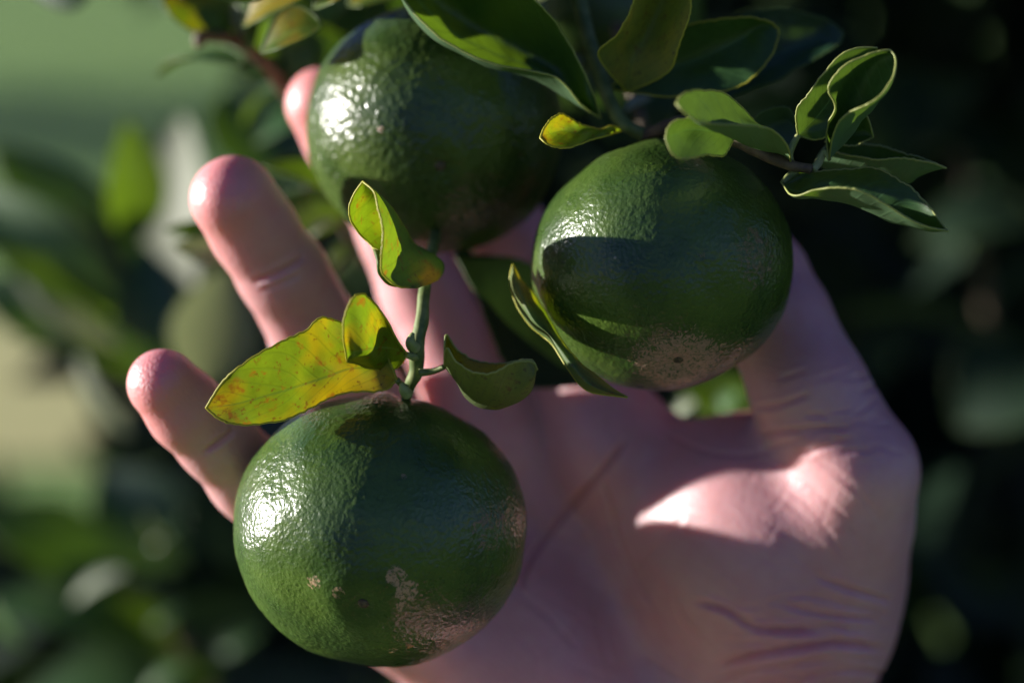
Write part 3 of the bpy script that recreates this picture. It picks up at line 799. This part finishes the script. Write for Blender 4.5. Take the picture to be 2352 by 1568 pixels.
# ------------------------------------------------------------------ twig at the top
t2 = empty('citrus_twig', P(1400, 180, 30), 'shaded twig above the fruits carrying broad dark leaves', 'twig')
tube('stem', [(1260, -420, 70), (1310, -100, 40), (1345, 60, 36), (1385, 190, 34), (1425, 275, 30), (1480, 312, 30), (1500, 345, 34)], [1.8, 1.7, 1.6, 1.5, 1.4, 1.3, 1.3], M['stem'], t2, knob=0.3)
lf = leaf(t2, curl([(1380, 272, 28),
 [(1352, 190, 21), (1345, 225, 20), (1335, 240, 21), (1330, 250, 24)], [(1302, 90, 19), (1290, 160, 26), (1278, 180, 17), (1272, 208, 21)],
 [(1240, 10, 13), (1215, 110, 27), (1210, 160, 16), (1212, 178, 20)], [(1165, -60, 10), (1130, 70, 27), (1122, 140, 15), (1122, 152, 18)],
 [(1090, -110, 9), (1050, 20, 25), (1022, 95, 15), (1022, 104, 16)], [(1010, -130, 9), (980, -40, 22), (952, 30, 15), (950, 36, 16)],
 [(940, -130, 12), (930, -70, 17), (913, -30, 15), (912, -28, 16)], (880, -110, 15)]), M['leaf'], 'rim', 'broad dark leaf with sunlit patches', nu=70, flip=True)
lf = leaf(t2, [(1440, 212, 28),
 [(1375, 128, 18), (1450, 150, 24), (1533, 167, 20)], [(1417, 83, 14), (1480, 90, 23), (1557, 107, 15)],
 [(1441, 42, 12), (1505, 40, 22), (1578, 45, 12)], [(1459, 0, 11), (1525, -10, 20), (1587, 0, 11)],
 [(1475, -60, 10), (1540, -70, 18), (1585, -60, 9)], [(1510, -120, 10), (1550, -120, 14), (1580, -110, 9)], (1560, -160, 10)],
 M['leaf_olive'], 'rim_y', 'upright yellow-green leaf', flip=True)
leaf(t2, [(1400, 205, 34),
 [(1500, 100, 32), (1480, 170, 34), (1470, 215, 30)], [(1577, 59, 28), (1570, 146, 32), (1560, 222, 27)],
 [(1648, 44, 26), (1640, 121, 30), (1640, 214, 24)], [(1722, 40, 25), (1705, 88, 29), (1715, 188, 24)],
 [(1768, 50, 25), (1752, 62, 27), (1768, 135, 24)], [(1786, 66, 26), (1775, 70, 26), (1783, 100, 25)], (1788, 80, 26)], M['leaf'], 'rim_y', 'broad green leaf with a lit window')
leaf(t2, [(1550, 205, 46),
 [(1620, 90, 44), (1640, 170, 46), (1650, 226, 42)], [(1704, 37, 42), (1720, 148, 45), (1740, 202, 40)],
 [(1800, 22, 41), (1810, 115, 43), (1830, 158, 39)], [(1885, 42, 41), (1880, 86, 42), (1900, 119, 39)],
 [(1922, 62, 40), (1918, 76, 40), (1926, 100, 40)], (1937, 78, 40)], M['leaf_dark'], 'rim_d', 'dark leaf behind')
lf = leaf(t2, [(1430, 299, 24),
 [(1403, 289, 20), (1404, 296, 16), (1398, 310, 14)], [(1374, 295, 18), (1374, 302, 13), (1360, 321, 10)],
 [(1328, 284, 16), (1332, 310, 14), (1331, 330, 7)], [(1292, 262, 12), (1300, 300, 14), (1306, 337, 6)],
 [(1266, 274, 9), (1272, 305, 11), (1272, 334, 5)], [(1247, 298, 7), (1251, 312, 7), (1253, 328, 5)], (1241, 318, 6)],
 M['leaf_yellowtip'], 'rim_y', 'small cupped yellow leaf', flip=True)
leaf(t2, [(1441, 912, 2),
 [(1392, 906, 2), (1394, 899, 0), (1402, 889, 4)], [(1345, 890, 4), (1352, 880, 0), (1371, 868, 6)],
 [(1306, 846, 8), (1312, 836, 3), (1328, 829, 10)], [(1258, 780, 13), (1263, 770, 8), (1275, 757, 16)],
 [(1216, 745, 15), (1228, 735, 9), (1252, 712, 18)], [(1180, 685, 17), (1195, 675, 12), (1226, 670, 20)],
 [(1172, 640, 18), (1182, 640, 15), (1197, 640, 20)], (1178, 607, 19)], M['leaf_yellowtip'], 'rim_y', 'narrow leaf hugging the fruit', flip=True)
leaf(t2, [(1345, 884, 70),
 [(1200, 884, 64), (1270, 840, 68), (1330, 790, 70)], [(1140, 790, 60), (1200, 740, 65), (1270, 690, 68)],
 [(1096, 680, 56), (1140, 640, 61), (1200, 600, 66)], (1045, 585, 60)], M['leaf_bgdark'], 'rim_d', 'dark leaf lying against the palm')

# ------------------------------------------------------------------ twig at the right
t3 = empty('citrus_twig', P(1815, 380, 6), 'twig of small curled leaves arching over the right fruit', 'twig')
tube('stem', [(1480, 312, 30), (1560, 285, 22), (1640, 300, 12), (1700, 325, 9), (1760, 357, 7), (1815, 378, 6), (1862, 388, 6)],
     [1.3, 1.5, 1.6, 1.5, 1.3, 1.15, 0.9], M['twig'], t3, knob=0.3)
tube('bud', [(1858, 388, 6), (1866, 380, 5.5)], [0.8, 0.3], M['twig'], t3)
lf = leaf(t3, curl([(1816, 374, 6),
 [(1802, 335, 8), (1804, 335, 4), (1809, 340, 0), (1802, 352, 3), (1796, 363, 6)],
 [(1776, 303, 8), (1776, 302, 3), (1778, 301, -4), (1766, 325, 0), (1756, 348, 3)],
 [(1738, 284, 6), (1737, 286, -1), (1736, 288, -9), (1720, 312, -5), (1712, 334, -2)],
 [(1704, 246, 2), (1690, 275, -3), (1680, 290, -13), (1675, 305, -10), (1672, 316, -8)],
 [(1660, 213, -3), (1640, 255, -9), (1628, 286, -17), (1628, 291, -15), (1632, 296, -14)],
 [(1600, 208, -12), (1594, 245, -15), (1590, 273, -20), (1592, 275, -19), (1594, 277, -18)],
 [(1567, 218, -19), (1566, 235, -20), (1566, 253, -22), (1567, 254, -22), (1568, 255, -22)], (1553, 239, -22)]),
 M['leaf_young'], 'rim', 'curled leaf with bluish sheen', flip=True)
tube('petiole', [(1816, 374, 6), (1818, 384, 6)], [0.6, 0.9], M['stem_pale'], lf)
lf = leaf(t3, [(1688, 312, 5),
 [(1650, 285, 0), (1660, 305, 3), (1664, 356, 0)], [(1620, 271, -4), (1625, 300, -2), (1625, 355, -8)],
 [(1585, 268, -8), (1580, 298, -5), (1590, 362, -12)], [(1553, 277, -12), (1550, 310, -10), (1560, 362, -14)],
 [(1535, 295, -14), (1536, 315, -13), (1540, 348, -15)], (1529, 318, -15)], M['leaf_young'], 'rim', 'round cupped leaf', flip=True)
lf = leaf(t3, [(1833, 312, 9),
 [(1829, 285, 6), (1850, 295, 10), (1880, 320, 9)], [(1832, 248, 3), (1880, 262, 9), (1930, 290, 9)],
 [(1862, 212, 1), (1905, 232, 8), (1950, 257, 9)], [(1890, 170, -1), (1930, 197, 6), (1965, 222, 9)],
 [(1925, 130, -2), (1955, 157, 4), (1985, 182, 8)], [(1965, 112, -2), (1985, 125, 2), (2005, 150, 6)], (2014, 110, 1)],
 M['leaf_young'], 'rim', 'upright young leaf')
tube('petiole', [(1833, 312, 9), (1820, 335, 8), (1814, 356, 7), (1818, 380, 6)], [0.55, 0.7, 0.65, 0.7], M['stem_pale'], lf)
lf = leaf(t3, curl([(1905, 366, 5),
 [(1900, 322, 4), (1903, 324, 6), (1909, 327, 0), (1920, 331, 3), (1930, 340, 6)],
 [(1902, 282, 1), (1912, 290, 5), (1925, 286, -5), (1945, 297, 0), (1958, 305, 5)],
 [(1917, 248, -2), (1930, 262, 4), (1952, 262, -8), (1965, 271, -3), (1977, 279, 3)],
 [(1902, 210, -4), (1945, 235, 3), (1985, 244, -10), (1990, 249, -6), (1998, 255, 0)],
 [(1912, 183, -5), (1965, 205, 2), (2012, 227, -11), (2014, 231, -7), (2015, 235, -3)],
 [(1945, 147, -6), (1990, 165, 0), (2042, 197, -10), (2043, 198, -9), (2042, 200, -6)],
 [(1985, 127, -6), (2015, 140, -2), (2058, 160, -8), (2057, 161, -8), (2057, 162, -7)],
 [(2020, 117, -6), (2035, 122, -4), (2055, 130, -6), (2055, 131, -6), (2055, 132, -6)], (2043, 115, -6)]),
 M['leaf_young'], 'rim', 'large curled pale green leaf')
tube('petiole', [(1905, 366, 5), (1895, 350, 7), (1880, 375, 7), (1866, 390, 6)], [0.4, 0.6, 0.75, 0.8], M['stem_pale'], lf)
leaf(t3, [(1895, 326, 15), [(1930, 270, 12), (1935, 310, 15), (1935, 331, 12)], [(1965, 258, 10), (1965, 305, 14), (1962, 333, 12)],
 [(1991, 262, 9), (1986, 300, 13), (1985, 323, 12)], (2005, 315, 12)], M['leaf'], 'rim', 'small shaded leaf')
leaf(t3, curl([(1872, 372, 18),
 [(1900, 335, 21), (1905, 350, 14), (1910, 392, 18)], [(1950, 331, 20), (1945, 358, 11), (1960, 396, 17)],
 [(2010, 335, 19), (2000, 366, 9), (2010, 402, 16)], [(2075, 354, 16), (2060, 362, 9), (2078, 415, 14)],
 [(2130, 368, 12), (2125, 370, 9), (2115, 400, 12)], (2173, 386, 10)]), M['leaf'], 'rim', 'greyish leaf behind')
leaf(t3, curl([(1797, 420, 6),
 [(1836, 396, 8), (1830, 420, 6), (1822, 449, -1), (1824, 451, 0)], [(1889, 392, 8), (1885, 412, 4), (1880, 434, -5), (1882, 456, -1)],
 [(1954, 387, 7), (1945, 408, 3), (1938, 430, -8), (1945, 470, -3)], [(2008, 384, 5), (1995, 418, 1), (1985, 441, -9), (2000, 490, -4)],
 [(2058, 410, 2), (2045, 440, -1), (2035, 467, -8), (2050, 508, -4)], [(2103, 441, 0), (2090, 475, -2), (2082, 500, -7), (2095, 522, -4)],
 [(2148, 490, -3), (2140, 508, -4), (2134, 524, -6), (2140, 534, -5)], (2177, 531, -4)]), M['leaf'], 'rim', 'long leaf with a folded lower edge')
tube('petiole', [(1797, 420, 6), (1812, 405, 7), (1830, 392, 7)], [0.5, 0.7, 0.8], M['stem'], t3)
leaf(t3, [(1840, 305, 22), [(1815, 250, 20), (1812, 280, 24), (1815, 330, 22)], [(1780, 246, 20), (1778, 285, 24), (1780, 340, 22)],
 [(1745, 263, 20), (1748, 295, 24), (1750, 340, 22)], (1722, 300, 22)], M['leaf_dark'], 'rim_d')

# ------------------------------------------------------------------ blurred sprays further back
GL = (np.array(LC) + np.array([0, 0, 1.0])); GL /= np.linalg.norm(GL)       # a leaf facing this way glints
def spray(label, stem, rr, leaves, name='leafy_spray'):
    r = empty(name, P(*stem[0]), label, 'foliage spray')
    tube('stem', stem, rr, M['twig'], r, n=8, per=4)
    for l in leaves:
        b, tp, w, m = l[:4]; nr = l[4] if len(l) > 4 else (0, 0.2, 1)
        sleaf(r, b, tp, w, M[m], nr, bend=l[5] if len(l) > 5 else 0.1)
    return r
spray('leaning sprig with a brown hooked tip against the sunlit lawn', [(720, 300, 105), (650, 200, 95), (590, 130, 88), (540, 92, 84), (490, 84, 80), (458, 86, 78), (460, 108, 78)], [2.2, 2.0, 1.7, 1.5, 1.4, 1.5, 1.1],
   [((540, 92, 84), (450, 25, 80), 8, 'leaf_bg', (0.5, 0.3, 0.8)), ((560, 100, 84), (545, 5, 82), 7, 'leaf_grey', (-.6, 0, .8)), ((575, 115, 84), (600, 0, 82), 6, 'leaf_young', (-.6, 0, .8)),
    ((510, 95, 82), (385, -30, 90), 16, 'leaf_yellowtip', (0.3, 0.5, 0.8)), ((530, 60, 90), (420, -60, 95), 16, 'leaf_bg', (0.3, 0.6, 0.7)),
    ((560, 150, 90), (362, 175, 105), 13, 'leaf_bg', (0.1, 0.9, 0.45)), ((610, 170, 95), (690, 40, 100), 14, 'leaf', (0.2, 0.2, 1)),
    ((640, 190, 96), (720, 110, 95), 12, 'leaf_young', (-0.4, 0.2, 1)), ((640, 185, 100), (560, 40, 120), 13, 'leaf', (-0.5, 0.2, 1))])
spray('thicket of green leaves behind the top of the upper fruit', [(900, 60, 220), (780, 20, 160), (680, -30, 150)], [2, 2, 1.5],
   [((760, -10, 130), (900, 60, 125), 18, 'leaf_bg'), ((700, 20, 140), (820, 100, 140), 18, 'leaf_bg', (0.4, 0.5, 0.6)), ((800, -60, 120), (740, 60, 120), 16, 'leaf_young', (-0.6, 0.2, 0.8)),
    ((640, -40, 140), (760, 160, 160), 26, 'leaf_dark'), ((880, -60, 150), (960, 80, 170), 26, 'leaf_dark'), ((960, -40, 150), (1040, 80, 160), 26, 'leaf_dark'),
    ((680, 180, 170), (560, 290, 180), 16, 'leaf_bg', (0, 0.9, 0.5)), ((760, 240, 190), (590, 330, 190), 20, 'leaf', (0.1, 0.8, 0.5)), ((640, 80, 150), (720, 210, 150), 18, 'leaf_bg'),
    ((560, -20, 120), (660, 60, 120), 16, 'leaf', (0.5, 0.5, 0.6))])
spray('two leaves between the ring and middle fingers', [(840, 600, 150), (760, 470, 120), (700, 440, 110)], [1.5, 1.5, 1.2],
   [((790, 470, 112), (600, 385, 105), 15, 'leaf_bg', (-0.2, 0.9, 0.5)), ((790, 500, 115), (640, 455, 112), 12, 'leaf_bg', (0, -0.4, 1)), ((775, 505, 112), (700, 560, 112), 5, 'leaf_glint', (-0.85, 0.25, 0.45)),
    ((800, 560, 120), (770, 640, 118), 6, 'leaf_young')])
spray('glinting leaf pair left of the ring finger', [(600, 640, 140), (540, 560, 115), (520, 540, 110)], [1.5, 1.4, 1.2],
   [((540, 520, 112), (382, 530, 108), 13, 'leaf_bg', (0, 0.9, 0.4), -0.1), ((535, 545, 112), (400, 560, 108), 11, 'leaf_grey', (0.1, -0.8, 0.6)), ((520, 590, 112), (425, 585, 110), 8, 'leaf_glint', (-0.85, 0.25, 0.45))])
spray('tall blurred shoot of strap-like leaves at the left', [(420, 1000, 330), (330, 780, 320), (250, 600, 300), (150, 480, 300)], [3, 2.6, 2, 1.4],
   [((300, 560, 300), (292, 275, 290), 22, 'leaf_bg', (0.5, 0.1, 0.8)), ((340, 760, 320), (-20, 330, 320), 34, 'leaf_dark', (0.2, 0.5, 0.8)), ((360, 820, 320), (205, 400, 315), 22, 'leaf_grey', (-0.8, 0.3, 0.5)),
    ((420, 820, 330), (420, 265, 340), 50, 'leaf_grey', (-0.5, 0.3, 0.8)), ((330, 800, 300), (-60, 560, 290), 12, 'leaf_bg', (-0.3, 0.9, 0.5)), ((280, 700, 300), (-80, 430, 310), 26, 'leaf_young', (-0.6, 0.5, 0.6)), ((330, 800, 330), (60, 640, 330), 16, 'leaf_grey', (-0.7, 0.5, 0.5)),
    ((470, 890, 250), (520, 610, 250), 28, 'leaf_grey', (0.2, 0.3, 0.9)), ((330, 880, 330), (30, 790, 330), 12, 'leaf_bg', (0, 0.9, 0.4)), ((380, 900, 300), (330, 560, 300), 26, 'leaf_dark'), ((260, 820, 330), (20, 470, 350), 20, 'leaf_grey', (-0.8, 0.4, 0.4)),
    ((200, 780, 360), (-60, 640, 360), 22, 'leaf_young', (-0.8, 0.5, 0.4)), ((300, 1000, 340), (180, 800, 340), 14, 'leaf_grey', (-0.8, 0.4, 0.4)),
    ((620, 420, 300), (520, 210, 320), 30, 'leaf_dark', (0.2, 0.3, 0.8))])
spray('shaded leaves with round glints low at the left', [(560, 1700, 420), (400, 1450, 400), (250, 1300, 380)], [3, 2.5, 2],
   [((290, 1310, 330), (165, 1385, 330), 9, 'leaf_glint', (-0.85, 0.25, 0.45)), ((420, 1390, 360), (350, 1440, 360), 5, 'leaf_gloss', (GL[0] + .03, GL[1], GL[2])), ((600, 1440, 360), (490, 1520, 360), 9, 'leaf_bg', (GL[0] + .1, GL[1], GL[2])),
    ((410, 1200, 360), (350, 1260, 360), 5, 'leaf_bg', tuple(GL)), ((400, 1450, 380), (-50, 1400, 380), 42, 'leaf_bg', (0, 0.8, 0.5)), ((250, 1350, 400), (-60, 1180, 400), 40, 'leaf_dark', (0.1, 0.8, 0.5)), ((60, 1480, 300), (-20, 1380, 300), 12, 'leaf_young', (-0.8, 0.3, 0.4)), ((430, 1530, 340), (330, 1600, 340), 9, 'leaf_young', (-0.8, 0.3, 0.4)), ((330, 1180, 330), (400, 1260, 330), 5, 'leaf_olive', (-0.8, 0.3, 0.4)),
    ((500, 1560, 400), (60, 1600, 400), 44, 'leaf_bg', (0, 0.7, 0.6)), ((420, 1300, 420), (230, 1080, 430), 40, 'leaf_dark'), ((560, 1300, 420), (500, 1060, 430), 36, 'leaf_bgdark')])
spray('bright leaf and glints seen through the gap by the thumb', [(1760, 1150, 260), (1690, 980, 200), (1640, 900, 190)], [1.8, 1.6, 1.4],
   [((1740, 1010, 190), (1560, 880, 190), 24, 'leaf_bg', (0.8, 0.2, 0.6)), ((1600, 920, 160), (1545, 965, 160), 6, 'leaf_glint', (-0.85, 0.25, 0.45)), ((1700, 900, 180), (1650, 965, 180), 9, 'leaf_young', (-0.85, 0.3, 0.4))])
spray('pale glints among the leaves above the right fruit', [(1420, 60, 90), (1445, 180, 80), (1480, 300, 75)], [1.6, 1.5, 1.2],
   [((1500, 225, 62), (1430, 262, 62), 5, 'leaf_glint', (-0.85, 0.25, 0.45)), ((1330, 125, 60), (1325, 165, 60), 3.0, 'leaf_grey', (0, 0, 1)), ((1480, 150, 90), (1400, 330, 90), 22, 'leaf_dark'), ((1260, 10, 60), (1180, -30, 58), 7, 'leaf_grey', (-0.7, 0.3, 0.6))])
spray('dusky bluish leaves far off at the right', [(2300, 1000, 500), (2250, 600, 480), (2200, 300, 480)], [3, 3, 2],
   [((2330, 380, 420), (2060, 330, 430), 32, 'leaf_bgdark', (0, 0.9, 0.5)), ((2380, 500, 420), (2100, 560, 430), 36, 'leaf_bgdark', (0, 0.8, 0.6)), ((2380, 820, 420), (2200, 980, 420), 44, 'leaf_bgdark', (0, 0.6, 0.8)),
    ((2100, 150, 430), (2010, 420, 430), 30, 'leaf_bgdark', (0.2, 0.2, 1))])

# overhanging leaves just above, which dapple the top of the cluster
ov = empty('overhanging_branch', P(700, -600, 120), 'leafy branch hanging just above, dappling the upper leaves', 'branch')
tube('stem', [(1500, -700, 160), (1000, -420, 130), (600, -330, 120), (200, -350, 120)], [4, 3, 2.2, 1.5], M['twig'], ov, n=8, per=5)
random.seed(21)
for b_, t_ in (((740, 60, 42), (600, 120, 46)), ((900, -60, 42), (720, 20, 46)), ((740, -40, 52), (560, 60, 60)), ((900, -90, 26), (690, -20, 34)), ((1010, -150, 22), (860, -40, 28)), ((780, -160, 30), (600, -60, 38)), ((820, -250, 16), (700, -120, 24)), ((640, -140, 46), (460, -40, 50)), ((700, -70, 14), (560, -40, 20)), ((940, -30, 62), (800, 10, 64))):
    sleaf(ov, b_, t_, 13 if b_ == (740, 60, 42) else 17, M['leaf_yellowtip'], (-0.8, 0.3, 0.4))
for i in range(70):
    x = random.uniform(150, 1350); y = random.uniform(-420, -60) ; z = random.uniform(22, 150)
    a = random.uniform(0, 6.28); l = random.uniform(150, 300)
    sleaf(ov, (x, y, z), (x + math.cos(a) * l, min(-30, y + math.sin(a) * l * 0.5), z + random.uniform(-25, 25)), random.uniform(16, 24), M['leaf'],
          (random.uniform(-1, 1), random.uniform(-0.4, 1), random.uniform(-0.5, 1)))

# added unseen sprig at that branch's end, shaped to shade the ball of the thumb
shade_sprig = empty('leafy_spray', P(-300, 880, 90), 'unseen drooping leaves added to shape the shade on the ball of the thumb', 'foliage spray')
Lm = np.array(LC) * 190
def shade_leaf(b_, t_, w_):
    V, F, UV = blade(np.array(b_) + Lm, np.array(t_) + Lm, w_, tuple(LC), nu=20, nv=9, bend=0.05, fold=0.1)
    mesh_obj('leaf', c2w(V), F, M['leaf'], shade_sprig, uv=UV)
def hp(x, y, z): return PC(x, y, z)
shade_leaf(hp(1310, 1410, 76), hp(1745, 1250, 43), 22)
shade_leaf(hp(1450, 1500, 66), hp(1870, 1350, 45), 20)
shade_leaf(hp(1370, 1190, 73), hp(1668, 985, 48), 12)
tube('stem', [(200, -350, 120), (-250, 300, 110), (-520, 800, 100), (-420, 880, 92)], [1.4, 1.1, 0.9, 0.6], M['twig'], shade_sprig, n=8, per=5)
